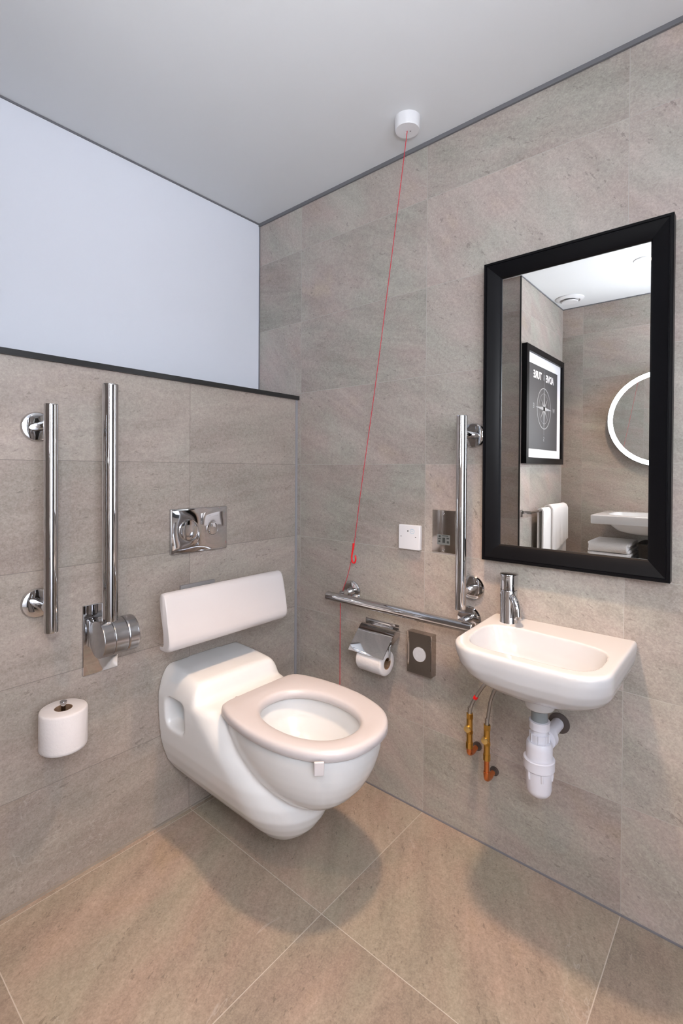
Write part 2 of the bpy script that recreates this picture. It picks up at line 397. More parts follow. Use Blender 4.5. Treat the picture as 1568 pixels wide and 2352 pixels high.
# seat: closed profile swept round the opening
def seat_out(k, grow):
    a = 2*PI*k/96; R_ = out_r(a)+grow
    return Vector((OC.x+R_*math.cos(a), OC.y+R_*math.sin(a)))
def seat_in(k, grow):
    a = 2*PI*k/96; c, s = math.cos(a), math.sin(a); cy = -0.500
    v = Vector((0.1145*math.copysign(abs(c)**0.93, c), (0.152 if s > 0 else 0.160)*math.copysign(abs(s)**0.93, s))); v = v*(1+grow/v.length)
    return Vector((XC-0.008+v.x, cy+v.y))
b = bmesh.new(); rings = []
prof = [(0, -0.004, 0.4585), (0, 0.0, 0.462), (0, 0.0, 0.476), (0, -0.002, 0.482), (0, -0.006, 0.4858), (0, -0.014, 0.4872), ('m', 0.5, 0.4874), (1, 0.014, 0.4862), (1, 0.006, 0.4835), (1, 0.002, 0.479), (1, 0.0, 0.472), (1, 0.0, 0.462), (1, 0.003, 0.4585)]
for pt in prof:
    rg = []
    for k in range(96):
        if pt[0] == 0: v = seat_out(k, pt[1])
        elif pt[0] == 1: v = seat_in(k, pt[1])
        else: v = seat_out(k, 0).lerp(seat_in(k, 0), pt[1])
        rg.append(Vector((v.x, v.y, pt[2])))
    rings.append(rg)
loft(b, rings, wrap=True)
seat = obj('seat', b, m_seat, t, sharp=60)
# little tab hanging from the seat edge over the rim
b = bmesh.new()
box(b, -0.0125, 0.0125, -0.0035, 0.0035, -0.026, 0.008, 0.0033, 4)
pt = Vector((-0.6005, -0.668))
bmesh.ops.rotate(b, verts=b.verts[:], cent=(0, 0, 0), matrix=Matrix.Rotation(math.radians(-45), 3, 'Z'))
bmesh.ops.translate(b, verts=b.verts[:], vec=(pt.x, pt.y, 0.462))
obj('seat_tab', b, m_seat, seat)
for sx in (-1, 1):
    b = bmesh.new(); cyl(b, (XC+sx*0.075, -0.262, 0.454), (XC+sx*0.075, -0.262, 0.470), 0.012, bev=0.002)
    box(b, XC+sx*0.075-0.010, XC+sx*0.075+0.010, -0.285, -0.255, 0.464, 0.472, 0.002); obj('hinge', b, m_chrome if False else m_seat, t)
b = bmesh.new(); cyl(b, (XC-0.055, -0.236, 0.455), (XC-0.055, -0.236, 0.463), 0.005); obj('hinge_screw', b, m_grey, t)

# ------------------------------------------------------------------ backrest
t = thing('backrest', 'long white plastic toilet backrest pad on the wall between flush plate and toilet', 'backrest', (-0.46, YB, 0.71))
pf = [(-0.104, 0.797), (-0.115, 0.801), (-0.126, 0.797), (-0.133, 0.784), (-0.143, 0.745), (-0.152, 0.70), (-0.159, 0.665), (-0.160, 0.650), (-0.155, 0.637), (-0.144, 0.629), (-0.128, 0.626), (-0.105, 0.625), (-0.101, 0.629), (-0.104, 0.634), (-0.122, 0.637), (-0.126, 0.645), (-0.124, 0.68), (-0.114, 0.72), (-0.105, 0.755), (-0.101, 0.788)]
b = bmesh.new()
xa, xb = -0.697, -0.224; cyy = -0.128; czz = 0.716
def prof_ring(x, s): return [Vector((x, cyy+(y-cyy)*(1-(1-s)*0.9), czz+(z-czz)*s)) for y, z in pf]
loft(b, [prof_ring(xa, 0.93), prof_ring(xa+0.0015, 0.965), prof_ring(xa+0.005, 0.988), prof_ring(xa+0.011, 1), prof_ring(xb-0.011, 1), prof_ring(xb-0.005, 0.988), prof_ring(xb-0.0015, 0.965), prof_ring(xb, 0.93)])
obj('pad', b, m_pad, t, sharp=50)
b = bmesh.new(); box(b, -0.555, -0.419, YB-0.010, YB, 0.655, 0.779, 0.002); obj('wall_plate', b, m_grey, t, label='grey wall plate')
for x in (-0.535, -0.44):
    b = bmesh.new(); box(b, x-0.012, x+0.012, -0.118, YB-0.009, 0.69, 0.73, 0.003); obj('arm', b, m_grey, t)

# ------------------------------------------------------------------ flush plate
t = thing('flush_plate', 'chrome dual flush plate with two round buttons on the tiled cistern wall', 'flush plate', (-0.481, YB, 0.962))
b = bmesh.new(); box(b, -0.594, -0.368, YB-0.011, YB, 0.886, 1.039, 0.0035, 3)
# a gently pillowed face
nx, nz = 30, 22; vs = []
for j in range(nz+1):
    row = []
    for i in range(nx+1):
        x = -0.588+0.214*i/nx; z = 0.892+0.141*j/nz; uu = 2*i/nx-1; vv = 2*j/nz-1
        row.append(b.verts.new((x, YB-0.0112-0.0011*math.cos(uu*PI*1.5)*(1-vv*vv)-0.0015*(1-uu**6)*(1-vv**6), z)))
    vs.append(row)
for j in range(nz):
    for i in range(nx): b.faces.new((vs[j][i], vs[j][i+1], vs[j+1][i+1], vs[j+1][i]))
obj('plate', b, m_chrome, t, sharp=50)
for x, z, rr in ((-0.526, 0.964, 0.0345), (-0.432, 0.962, 0.0225)):
    b = bmesh.new(); lathe(b, (x, YB-0.0105, z), (0, -1, 0), [(0, rr+0.002), (0.0045, rr+0.002), (0.0045, rr-0.0005), (0.003, rr-0.001), (0.005, rr-0.002), (0.0055, rr*0.6), (0.0052, 0.0)])
    obj('button', b, m_chrome, t)

# ------------------------------------------------------------------ grab rails
def flange_bm(c, n):     # round cover plate on the wall; n points into the room
    b = bmesh.new(); lathe(b, c, n, [(0, 0.040), (0.004, 0.0402), (0.009, 0.037), (0.011, 0.030), (0.0115, 0.016)]); return b
def rail(name, label, p0, p1, rr, mounts, n, off, group=None):
    p0, p1 = Vector(p0), Vector(p1)
    t = thing(name, label, 'grab rail', mounts[0], group)
    b = bmesh.new(); cyl(b, p0, p1, rr, n=48, bev=0.0025); obj('bar', b, m_chrome, t)
    for c in mounts:
        c = Vector(c); n = Vector(n)
        fl = obj('flange', flange_bm(c, n), m_chrome, t)
        b = bmesh.new(); d = off-rr*0.75
        tube(b, [c+n*0.010, c+n*d], 0.0125, 24); obj('bracket', b, m_chrome, t)
    return t
rail('grab_rail', 'shorter vertical chrome grab rail at the far left, on two round flanges', (-0.987, YB-0.103, 0.750), (-0.987, YB-0.103, 1.339), 0.0165, [(-0.987, YB, 1.285), (-0.987, YB, 0.808)], (0, -1, 0), 0.103)
rail('grab_rail', 'vertical chrome grab rail on the right wall beside the framed mirror', (-0.084, -0.776, 0.747), (-0.084, -0.776, 1.342), 0.0165, [(0, -0.776, 1.285), (0, -0.776, 0.80)], (-1, 0, 0), 0.084)
rail('grab_rail', 'horizontal chrome grab rail above the covered toilet paper holder', (-0.075, -0.222, 0.695), (-0.075, -0.815, 0.695), 0.0165, [(0, -0.283, 0.708), (0, -0.766, 0.700)], (-1, 0, 0), 0.075)
# drop-down rail, folded up
t = thing('hinged_support_rail', 'tall chrome hinged support rail folded upright on a thick round hinge', 'grab rail', (-0.82, YB, 0.67))
b = bmesh.new(); box(b, -0.870, -0.768, YB-0.008, YB, 0.570, 0.775, 0.003, 3); obj('wall_plate', b, m_chrome, t)
yh = YB-0.076
b = bmesh.new(); box(b, -0.855, -0.785, yh+0.02, YB-0.007, 0.65, 0.73, 0.006); obj('hinge_arm', b, m_chrome, t)
b = bmesh.new(); cyl(b, (-0.860, yh, 0.690), (-0.829, yh, 0.690), 0.0515, n=56, bev=0.0015)
cyl(b, (-0.8285, yh, 0.690), (-0.7905, yh, 0.690), 0.0515, n=56, bev=0.0015); cyl(b, (-0.790, yh, 0.690), (-0.757, yh, 0.690), 0.0515, n=56, bev=0.004)
obj('hinge', b, m_brushed, t, label='thick satin chrome hinge drum')
b = bmesh.new(); cyl(b, (-0.823, yh, 0.735), (-0.823, yh, 1.415), 0.0215, n=48, bev=0.003); obj('bar', b, m_chrome, t)

# ------------------------------------------------------------------ spare roll on the left
t = thing('toilet_roll', 'spare white toilet roll standing upright on a post under the hinged rail', 'toilet roll', (-0.948, YB-0.085, 0.43))
cx, cy = -0.950, YB-0.083
b = bmesh.new(); rings = []
for rr, z in ((0.022, 0.432), (0.054, 0.431), (0.0575, 0.434), (0.058, 0.44), (0.058, 0.529), (0.0565, 0.533), (0.053, 0.535), (0.022, 0.5345)):
    rings.append([Vector((cx+rr*(1+0.012*math.sin(3*a+z*30)*(rr > .03))*math.cos(a), cy+rr*math.sin(a), z)) for a in [2*PI*i/64 for i in range(64)]])
loft(b, rings, wrap=True); rl = obj('paper', b, m_paper, t, sharp=50)
b = bmesh.new(); rings = []
for rr, z in ((0.0205, 0.433), (0.0222, 0.433), (0.0222, 0.534), (0.0205, 0.534)): rings.append(ring_circle((cx, cy, z), (0, 0, 1), rr, 40))
loft(b, rings, wrap=True); obj('core', b, m_card, t, label='brown cardboard core')
t = thing('spare_roll_post', 'small chrome post through the upright spare toilet roll', 'roll holder', (-0.950, YB, 0.42))
b = bmesh.new(); tube(b, [(cx, YB-0.005, 0.420), (cx, cy+0.006, 0.420), (cx, cy, 0.426), (cx, cy, 0.548)], 0.0058, 16)
obj('post', b, m_chrome, t)
b = bmesh.new(); cyl(b, (cx, cy, 0.546), (cx, cy, 0.553), 0.0085, bev=0.001); obj('cap', b, m_brushed, t)
b = bmesh.new(); lathe(b, (cx, YB, 0.420), (0, -1, 0), [(0, 0.02), (0.005, 0.02), (0.007, 0.017)]); obj('flange', b, m_chrome, t)

# ------------------------------------------------------------------ emergency alarm pull cord
t = thing('ceiling_pull_switch', 'round white ceiling pull switch with a long thin red alarm cord', 'pull switch', (-0.139, -0.608, CZ))
b = bmesh.new(); lathe(b, (-0.139, -0.608, CZ), (0, 0, -1), [(0, 0.0405), (0.034, 0.0395), (0.0375, 0.037), (0.0385, 0.0)], 56); obj('housing', b, m_white, t)
b = bmesh.new(); lathe(b, (-0.133, -0.600, CZ-0.038), (0, 0, -1), [(0, 0.003), (0.002, 0.003), (0.003, 0.001)], 16); obj('indicator_light', b, m_white, t)
b = bmesh.new(); lathe(b, (-0.132, -0.615, CZ-0.038), (0, 0, -1), [(0, 0.0025), (0.0008, 0.0025)], 12); obj('screw', b, m_grey, t)
b = bmesh.new(); tube(b, smooth_path([(-0.139, -0.608, CZ-0.036), (-0.118, -0.540, 1.90), (-0.094, -0.458, 1.48), (-0.0705, -0.377, 1.10), (-0.057, -0.335, 0.892), (-0.048, -0.300, 0.78), (-0.043, -0.264, 0.69), (-0.041, -0.258, 0.60), (-0.04, -0.257, 0.37), (-0.04, -0.257, 0.12)], 6), 0.0012, 8)
cordo = obj('cord', b, m_red, t, label='thin red cord')
b = bmesh.new()
hk = [(-0.0585, -0.335, 0.897), (-0.059, -0.333, 0.882), (-0.0593, -0.3295, 0.866), (-0.0595, -0.3275, 0.850), (-0.0595, -0.3300, 0.836), (-0.0595, -0.337, 0.831), (-0.0595, -0.344, 0.836), (-0.0595, -0.3465, 0.848), (-0.0595, -0.3440, 0.860)]
tube(b, smooth_path(hk, 6), 0.0031, 12)
cyl(b, (-0.0582, -0.335, 0.903), (-0.0588, -0.3335, 0.880), 0.0042, 0.0036, 16, 0.001)
obj('hook', b, m_redp, cordo, label='glossy red plastic hook')

# ------------------------------------------------------------------ alarm unit and steel reset plate
t = thing('alarm_unit', 'square white wall unit with a small blue symbol, left of the steel plate', 'alarm unit', (0, -0.546, 0.94))
b = bmesh.new(); box(b, -0.017, 0, -0.5895, -0.5035, 0.898, 0.984, 0.0045, 3); obj('housing', b, m_white, t)
for y, z, rr in ((-0.5150, 0.943, 0.0022), (-0.5740, 0.943, 0.0024), (-0.5430, 0.9625, 0.0024)):
    b = bmesh.new(); cyl(b, (-0.0168, y, z), (-0.0176, y, z), rr, n=16); obj('screw' if z < 0.95 else 'indicator_light', b, m_grey if z < 0.95 else m_ink, t)
b = bmesh.new()
loft(b, [ring_circle((-x, -0.5600, 0.9625), (1, 0, 0), rr, 32) for x, rr in ((0.0168, 0.0088), (0.0172, 0.0088), (0.0172, 0.0078), (0.0168, 0.0078))], wrap=True)
box(b, -0.0172, -0.0168, -0.5635, -0.5560, 0.9620, 0.9630); tube(b, [(-0.017, -0.5650, 0.966), (-0.017, -0.56, 0.969), (-0.017, -0.555, 0.966)], 0.0004, 6)
obj('symbol', b, m_blue, t, label='pale blue ring symbol')
t = thing('steel_wall_plate', 'thin polished steel blanking plate with grey sticker beside the vertical rail', 'wall plate', (0, -0.674, 0.97))
b = bmesh.new(); box(b, -0.0025, 0, -0.7165, -0.6305, 0.9005, 1.041, 0.0008); obj('plate', b, m_chrome_s, t)
for z in (0.908, 1.0295):
    b = bmesh.new(); lathe(b, (-0.0024, -0.6735, z), (-1, 0, 0), [(0, 0.0042), (0.0012, 0.0036), (0.002, 0.0018), (0.0021, 0.0)], 20); obj('screw', b, m_chrome, t)
b = bmesh.new(); box(b, -0.0029, -0.0025, -0.6965, -0.6495, 0.9265, 0.960); st = obj('sticker', b, m_stick, t, label='grey printed sticker')
b = bmesh.new()
for y0, y1, z0, z1 in ((-0.662, -0.655, 0.951, 0.957), (-0.661, -0.654, 0.934, 0.940), (-0.690, -0.668, 0.955, 0.9575), (-0.679, -0.669, 0.933, 0.950), (-0.693, -0.684, 0.946, 0.951), (-0.693, -0.685, 0.932, 0.940), (-0.664, -0.653, 0.944, 0.947)):
    box(b, -0.0031, -0.0029, y0, y1, z0, z1)
obj('print', b, m_ink, st)

# ------------------------------------------------------------------ covered toilet paper holder
t = thing('toilet_paper_holder', 'chrome toilet paper holder with a tilted flap lid under the horizontal rail', 'paper holder', (0, -0.43, 0.60))
b = bmesh.new(); box(b, -0.004, 0, -0.500, -0.352, 0.592, 0.622, 0.001); box(b, -0.026, -0.003, -0.500, -0.352, 0.602, 0.606, 0.001); obj('back_plate', b, m_chrome, t)
b = bmesh.new()
ya, yb2 = -0.350, -0.502
pts = [(-0.022, 0.6075), (-0.030, 0.6055), (-0.060, 0.577), (-0.0985, 0.5365), (-0.1045, 0.528)]
up = [Vector((x, 0, z)) for x, z in pts]; th = 0.0018
rings = []
prof = [(x, z) for x, z in pts]+[(x+0.0013, z-th) for x, z in reversed(pts)]
rings = [[Vector((x, y, z)) for x, z in prof] for y in (ya, ya-0.001, yb2+0.001, yb2)]
loft(b, rings)
obj('flap', b, m_chrome, t, sharp=20)
for y in (ya+0.0, yb2):      # side cheeks
    pr = [(0, 0.602), (-0.026, 0.605), (-0.058, 0.576), (-0.052, 0.560), (0, 0.585)]
    b = bmesh.new(); loft(b, [[Vector((x, y+dy, z)) for x, z in pr] for dy in (-0.0007, 0.0007)])
    obj('side_cheek', b, m_chrome, t, sharp=20)
b = bmesh.new(); tube(b, [(-0.02, yb2+0.004, 0.588), (-0.060, yb2+0.002, 0.560), (-0.061, yb2+0.002, 0.515), (-0.061, yb2+0.006, 0.512), (-0.061, -0.380, 0.512)], 0.003, 12); obj('spindle', b, m_chrome, t)
t = thing('toilet_roll', 'white toilet roll hanging in the chrome holder with the flap lid', 'toilet roll', (-0.06, -0.435, 0.51))
b = bmesh.new(); rings = []
cr = Vector((-0.061, 0, 0.500))
for rr, y in ((0.0205, -0.382), (0.038, -0.381), (0.0425, -0.384), (0.0435, -0.389), (0.0435, -0.484), (0.0425, -0.489), (0.038, -0.4915), (0.0205, -0.491)):
    rings.append(ring_circle((cr.x, y, cr.z), (0, 1, 0), rr, 56))
loft(b, rings, wrap=True); obj('paper', b, m_paper, t, sharp=50)
b = bmesh.new(); loft(b, [ring_circle((cr.x, y, cr.z), (0, 1, 0), rr, 40) for rr, y in ((0.0188, -0.383), (0.0206, -0.383), (0.0206, -0.4905), (0.0188, -0.4905))], wrap=True); obj('core', b, m_card, t, label='brown cardboard core')

# ------------------------------------------------------------------ sanitary bag dispenser
t = thing('bag_dispenser', 'steel sanitary bag dispenser with a white oval opening, right of the paper holder', 'dispenser', (0, -0.60, 0.55))
b = bmesh.new()
rings = []
for k in range(17):        # concave front, sections in z
    z = 0.482+0.139*k/16; q = (2*k/16-1)
    dpt = 0.0245+0.0055*abs(q)**2.2
    rings.append([Vector(p) for p in ((0, -0.5515, z), (-0.030, -0.5515, z), (-0.030, -0.5535, z), (-dpt-0.0008, -0.5575, z), (-dpt, -0.570, z), (-dpt, -0.628, z), (-dpt-0.0008, -0.6405, z), (-0.030, -0.6445, z), (-0.030, -0.6465, z), (0, -0.6465, z))])
loft(b, rings); obj('case', b, m_chrome_s, t, sharp=20)
b = bmesh.new(); loft(b, [[Vector((-x, -0.597+rr*0.0245*math.cos(2*PI*i/40), 0.548+rr*0.0245*math.sin(2*PI*i/40))) for i in range(40)] for x, rr in ((0.024, 1.0), (0.0275, 0.99), (0.028, 0.9), (0.0268, 0.45), (0.0272, 0.05))])
obj('bag', b, m_paper, t, label='white folded bag in the oval opening')

# ------------------------------------------------------------------ basin
t = thing('wash_basin', 'small white wall-mounted hand basin under the framed mirror', 'wash basin', (0, -1.04, 0.735))
BY = -1.041
def basin_ring(z, d, hw, rc):
    """plan from the wall: half-width hw, depth d, round front corners of radius rc"""
    pts = []
    for k in range(7): pts.append(Vector((-(d-rc)*k/7, BY+hw, z)))
    for k in range(17):
        a = PI/2*k/16; pts.append(Vector((-(d-rc)-rc*math.sin(a), BY+hw-rc+rc*math.cos(a), z)))
    for k in range(1, 8): pts.append(Vector((-d-0.004*math.sin(PI*k/8), BY+(hw-rc)*(1-k/4), z)))
    for k in range(17):
        a = PI/2*k/16; pts.append(Vector((-(d-rc)-rc*math.cos(a), BY-hw+rc-rc*math.sin(a), z)))
    for k in range(6, -1, -1): pts.append(Vector((-(d-rc)*k/7, BY-hw, z)))
    for p in pts:                         # the sides taper slightly towards the front
        q = -p.x/0.30; p.y = BY+(p.y-BY)*(1-0.035*q)-0.006*q
    return pts
b = bmesh.new()
sl = [(0.598, 0.170, 0.060, 0.058), (0.600, 0.200, 0.085, 0.08), (0.605, 0.232, 0.112, 0.10), (0.613, 0.262, 0.134, 0.115), (0.625, 0.288, 0.153, 0.115), (0.641, 0.310, 0.168, 0.110), (0.660, 0.327, 0.179, 0.102),
      (0.683, 0.339, 0.1865, 0.092), (0.709, 0.345, 0.1905, 0.083), (0.727, 0.346, 0.1915, 0.078), (0.7335, 0.344, 0.190, 0.076), (0.7355, 0.340, 0.187, 0.074)]
loft(b, [basin_ring(*q) for q in sl])
lathe(b, (-0.150, -1.036, 0.622), (0, 0, -1), [(0, 0.052), (0.022, 0.044), (0.045, 0.0385), (0.063, 0.0375), (0.068, 0.0355), (0.0695, 0.031)], 48)
bas = obj('basin', b, m_cer_b, t)
bake(bas, [('REMESH', dict(mode='VOXEL', voxel_size=0.0036)), ('SMOOTH', dict(factor=0.5, iterations=4))])
inner = [(-0.113, -0.918), (-0.104, -0.955), (-0.110, -1.03), (-0.117, -1.113), (-0.131, -1.165), (-0.155, -1.192), (-0.20, -1.201), (-0.250, -1.200), (-0.285, -1.190), (-0.306, -1.165), (-0.312, -1.12), (-0.313, -1.058), (-0.311, -0.964), (-0.300, -0.920), (-0.276, -0.899), (-0.240, -0.888), (-0.19, -0.884), (-0.145, -0.886), (-0.120, -0.899)]
inner = [p.xy for p in smooth_path([(x, y, 0) for x, y in inner]+[(inner[0][0], inner[0][1], 0)], 3)][:-1]
ic = Vector((-0.215, -1.045))
def inner_ring(z, s, dx=0): return [Vector((ic.x+dx+(p.x-ic.x)*s, ic.y+(p.y-ic.y)*s, z)) for p in inner]
b = bmesh.new(); loft(b, [inner_ring(0.645, 0.40), inner_ring(0.647, 0.58), inner_ring(0.653, 0.72), inner_ring(0.667, 0.83), inner_ring(0.690, 0.91), inner_ring(0.715, 0.965), inner_ring(0.726, 0.99), inner_ring(0.732, 1.0), inner_ring(0.76, 1.02)])
c1 = cutter(b, t)
bake(bas, [('BOOLEAN', dict(operation='DIFFERENCE', object=c1, solver='EXACT')), ('REMESH', dict(mode='VOXEL', voxel_size=0.0032)), ('SMOOTH', dict(factor=0.5, iterations=6))]); drop(c1)
b = bmesh.new(); lathe(b, (-0.175, -1.040, 0.6445), (0, 0, 1), [(0, 0.024), (0.002, 0.024), (0.003, 0.021), (0.0015, 0.015), (0.0015, 0.0)], 32); obj('drain', b, m_chrome, t, label='chrome drain')

# ------------------------------------------------------------------ tap
t = thing('tap', 'chrome cylindrical mixer tap on the left end of the hand basin', 'tap', (-0.064, -0.918, 0.735))
tx, ty = -0.064, -0.918
b = bmesh.new(); lathe(b, (tx, ty, 0.733), (0, 0, 1), [(0, 0.0250), (0.004, 0.0250), (0.006, 0.0240), (0.095, 0.0240), (0.0962, 0.0235), (0.0965, 0.021)], 40); obj('body', b, m_chrome, t)
b = bmesh.new(); lathe(b, (tx, ty, 0.8295), (0, 0, 1), [(0, 0.0225), (0.0012, 0.0238), (0.0395, 0.0238), (0.0405, 0.0235)], 40)
lathe(b, (tx, ty, 0.8700), (0, 0, 1), [(0, 0.0250), (0.0035, 0.0256), (0.0052, 0.0248), (0.0058, 0.020), (0.006, 0.0)], 40); hd = obj('lever_head', b, m_chrome, t)
dv = Vector((-0.62, -0.70, 0)).normalized()
P = Vector((tx, ty, 0))
b = bmesh.new(); cyl(b, P+dv*0.0230+Vector((0, 0, 0.845)), P+dv*0.0245+Vector((0, 0, 0.845)), 0.0034, n=20); obj('screw_hole', b, m_ink, hd)
b = bmesh.new(); tube(b, smooth_path([P+dv*0.008+Vector((0, 0, 0.812)), P+dv*0.022+Vector((0, 0, 0.812)), P+dv*0.036+Vector((0, 0, 0.804)), P+dv*0.047+Vector((0, 0, 0.788)), P+dv*0.051+Vector((0, 0, 0.770)), P+dv*0.052+Vector((0, 0, 0.757))], 6), 0.0105, 24); obj('spout', b, m_chrome, t)

# ------------------------------------------------------------------ bottle trap
t = thing('bottle_trap', 'white plastic bottle trap below the hand basin, draining into the wall', 'waste trap', (-0.15, -1.036, 0.55))
ax, ay = -0.150, -1.036; B0 = (ax, ay, 0)
def lz(prof, n=48): 
    b = bmesh.new(); lathe(b, B0, (0, 0, 1), prof, n); return b
obj('tailpipe', lz([(0.500, 0.0205), (0.554, 0.0205)]), m_gpipe, t, label='grey tailpipe')
def ribbed(prof_z, rr, nrib, h):
    b = bmesh.new()
    loft(b, [[Vector((ax+(rr_+h*(1 if (i//2) % 3 == 0 else 0))*math.cos(2*PI*i/72), ay+(rr_+h*(1 if (i//2) % 3 == 0 else 0))*math.sin(2*PI*i/72), z)) for i in range(72)] for z, rr_ in prof_z]); return b
obj('collar_nut', lz([(0.499, 0.0235), (0.501, 0.0252), (0.515, 0.0252), (0.518, 0.0262), (0.521, 0.0262), (0.522, 0.0205)]), m_trap, t)
obj('neck', lz([(0.475, 0.0205), (0.500, 0.0205)]), m_trap, t)
b = lz([(0.466, 0.0235), (0.488, 0.0238), (0.489, 0.0215)])
for k in range(8):
    a = 2*PI*k/8+0.2; cyl(b, (ax+0.0238*math.cos(a), ay+0.0238*math.sin(a), 0.467), (ax+0.0238*math.cos(a), ay+0.0238*math.sin(a), 0.4895), 0.0018, n=8)
obj('collar_nut', b, m_trap, t)
obj('trap_body', lz([(0.395, 0.0325), (0.455, 0.0325), (0.462, 0.0318), (0.4675, 0.029), (0.469, 0.022)]), m_trap, t)
b = lz([(0.396, 0.0360), (0.398, 0.0385), (0.420, 0.0388), (0.4225, 0.0392), (0.4245, 0.0375), (0.425, 0.033)])
obj('locking_ring', b, m_trap, t)
b = lz([(0.3235, 0.004), (0.3245, 0.015), (0.3285, 0.0235), (0.336, 0.0293), (0.344, 0.0312), (0.397, 0.0330)])
for k in range(6):
    a = 2*PI*k/6+0.55; c_, s_ = math.cos(a), math.sin(a)
    tube(b, [(ax+0.0325*c_, ay+0.0325*s_, 0.398), (ax+0.0328*c_, ay+0.0328*s_, 0.385), (ax+0.0315*c_, ay+0.0315*s_, 0.374)], 0.0036, 10)
obj('trap_cup', b, m_trap, t)
b = bmesh.new(); cyl(b, (ax+0.022, ay, 0.455), (-0.004, ay-0.003, 0.455), 0.0165)
lathe(b, (ax+0.038, ay, 0.455), (1, 0, 0), [(0, 0.020), (0.002, 0.0285), (0.020, 0.0300), (0.024, 0.0300), (0.025, 0.018)], 40)
for k in range(14):
    a = 2*PI*k/14; cyl(b, (ax+0.041, ay+0.0265*math.cos(a), 0.455+0.0265*math.sin(a)), (ax+0.060, ay+0.0272*math.cos(a), 0.455+0.0272*math.sin(a)), 0.0016, n=8)
obj('outlet', b, m_trap, t)
b = bmesh.new(); lathe(b, (0, -1.042, 0.457), (-1, 0, 0), [(0, 0.0285), (0.003, 0.0285), (0.004, 0.026), (0.004, 0.0)], 40); obj('wall_collar', b, m_rim, t, label='dark wall collar')

# ------------------------------------------------------------------ supply pipes
def valve(label, x, y, zt, zb, yw, hose_pts, red=False):
    t = thing('supply_valve', label, 'supply pipe', (0, yw, zb), 'water supply pipes under the basin')
    V = Vector
    b = bmesh.new(); cyl(b, (x, y, zt-0.108), (x, y, zt-0.010), 0.0092, n=24, bev=0.001); cyl(b, (x, y, zt-0.062), (x, y, zt-0.052), 0.0108, n=6)
    cyl(b, (x, y, zt-0.108), (x, y, zt-0.090), 0.0112, n=8, bev=0.001); obj('valve_body', b, m_brass, t)
    b = bmesh.new(); cyl(b, (x, y, zt-0.016), (x, y, zt-0.001), 0.0108, n=6, bev=0.0008); obj('nut', b, m_brass, t)
    d = Vector((-0.78, -0.10, 0.0)).normalized(); p = V((x, y+0.004, zt-0.046))
    b = bmesh.new(); cyl(b, p, p+d*0.016, 0.0095, n=28, bev=0.001); hn = obj('screw_head', b, m_brass2, t, label='pale brass round screw head')
    b = bmesh.new(); tube(b, smooth_path([(x, y, zt-0.105), (x, y, zb+0.014), (x+0.004, y, zb+0.003), (x+0.014, y, zb), (-0.012, yw, zb)], 8), 0.0078, 20)
    cyl(b, (x, y, zb+0.014), (x, y, zb+0.026), 0.0094, n=24, bev=0.001); cyl(b, (x+0.014, y, zb), (x+0.027, y, zb), 0.0094, n=24, bev=0.001); tube(b, smooth_path([(x, y, zb+0.016), (x+0.003, y, zb+0.004), (x+0.016, y, zb)], 6), 0.0092, 20)
    obj('copper_pipe', b, m_copper, t)
    b = bmesh.new(); lathe(b, (0, yw, zb), (-1, 0, 0), [(0, 0.014), (0.003, 0.014), (0.0035, 0.009)], 24); obj('wall_collar', b, m_rim, t)
    b = bmesh.new(); path = smooth_path([(x, y, zt)]+hose_pts, 8); tube(b, path, 0.0052, 14)
    cyl(b, (x, y, zt-0.002), (x, y, zt+0.018), 0.0062, n=20, bev=0.0005); hs = obj('braided_hose', b, m_braid, t)
    if red:
        i = red; a, c = path[i], path[i+1]; dd = (c-a).normalized()
        b = bmesh.new(); cyl(b, a, a+dd*0.010, 0.0068, n=20, bev=0.0008); obj('red_band', b, m_redp, hs, label='red band on the hose')
valve('left supply pipe with brass valve and red band on its braided hose', -0.058, -0.797, 0.427, 0.300, -0.797, [(-0.056, -0.803, 0.455), (-0.054, -0.818, 0.486), (-0.052, -0.838, 0.520), (-0.050, -0.868, 0.560), (-0.052, -0.890, 0.597)], red=13)
valve('right supply pipe with brass valve and plain braided hose, lower copper elbow', -0.058, -0.853, 0.411, 0.243, -0.853, [(-0.057, -0.856, 0.440), (-0.056, -0.864, 0.490), (-0.056, -0.880, 0.530), (-0.058, -0.905, 0.580), (-0.060, -0.912, 0.597)])

# ------------------------------------------------------------------ framed mirror
t = thing('framed_mirror', 'large rectangular mirror in a wide black frame above the hand basin', 'mirror', (0, -1.0625, 1.353))
y0, y1, z0, z1 = -1.3035, -0.8190, 0.900, 1.8045
def frame_ring(inset, x): return [Vector((x, y0+inset, z0+inset)), Vector((x, y1-inset, z0+inset)), Vector((x, y1-inset, z1-inset)), Vector((x, y0+inset, z1-inset))]
b = bmesh.new()
loft(b, [frame_ring(0, -0.0005), frame_ring(0, -0.030), frame_ring(0.0015, -0.0315), frame_ring(0.007, -0.0315), frame_ring(0.008, -0.029), frame_ring(0.0095, -0.029), frame_ring(0.0105, -0.0305),
         frame_ring(0.030, -0.0245), frame_ring(0.046, -0.0165), frame_ring(0.050, -0.0125), frame_ring(0.050, -0.0005)], wrap=True)
obj('frame', b, m_black, t, sharp=15)
b = bmesh.new(); box(b, -0.010, -0.001, y0+0.049, y1-0.049, z0+0.049, z1-0.049); obj('glass', b, m_mirror, t, smooth=False)

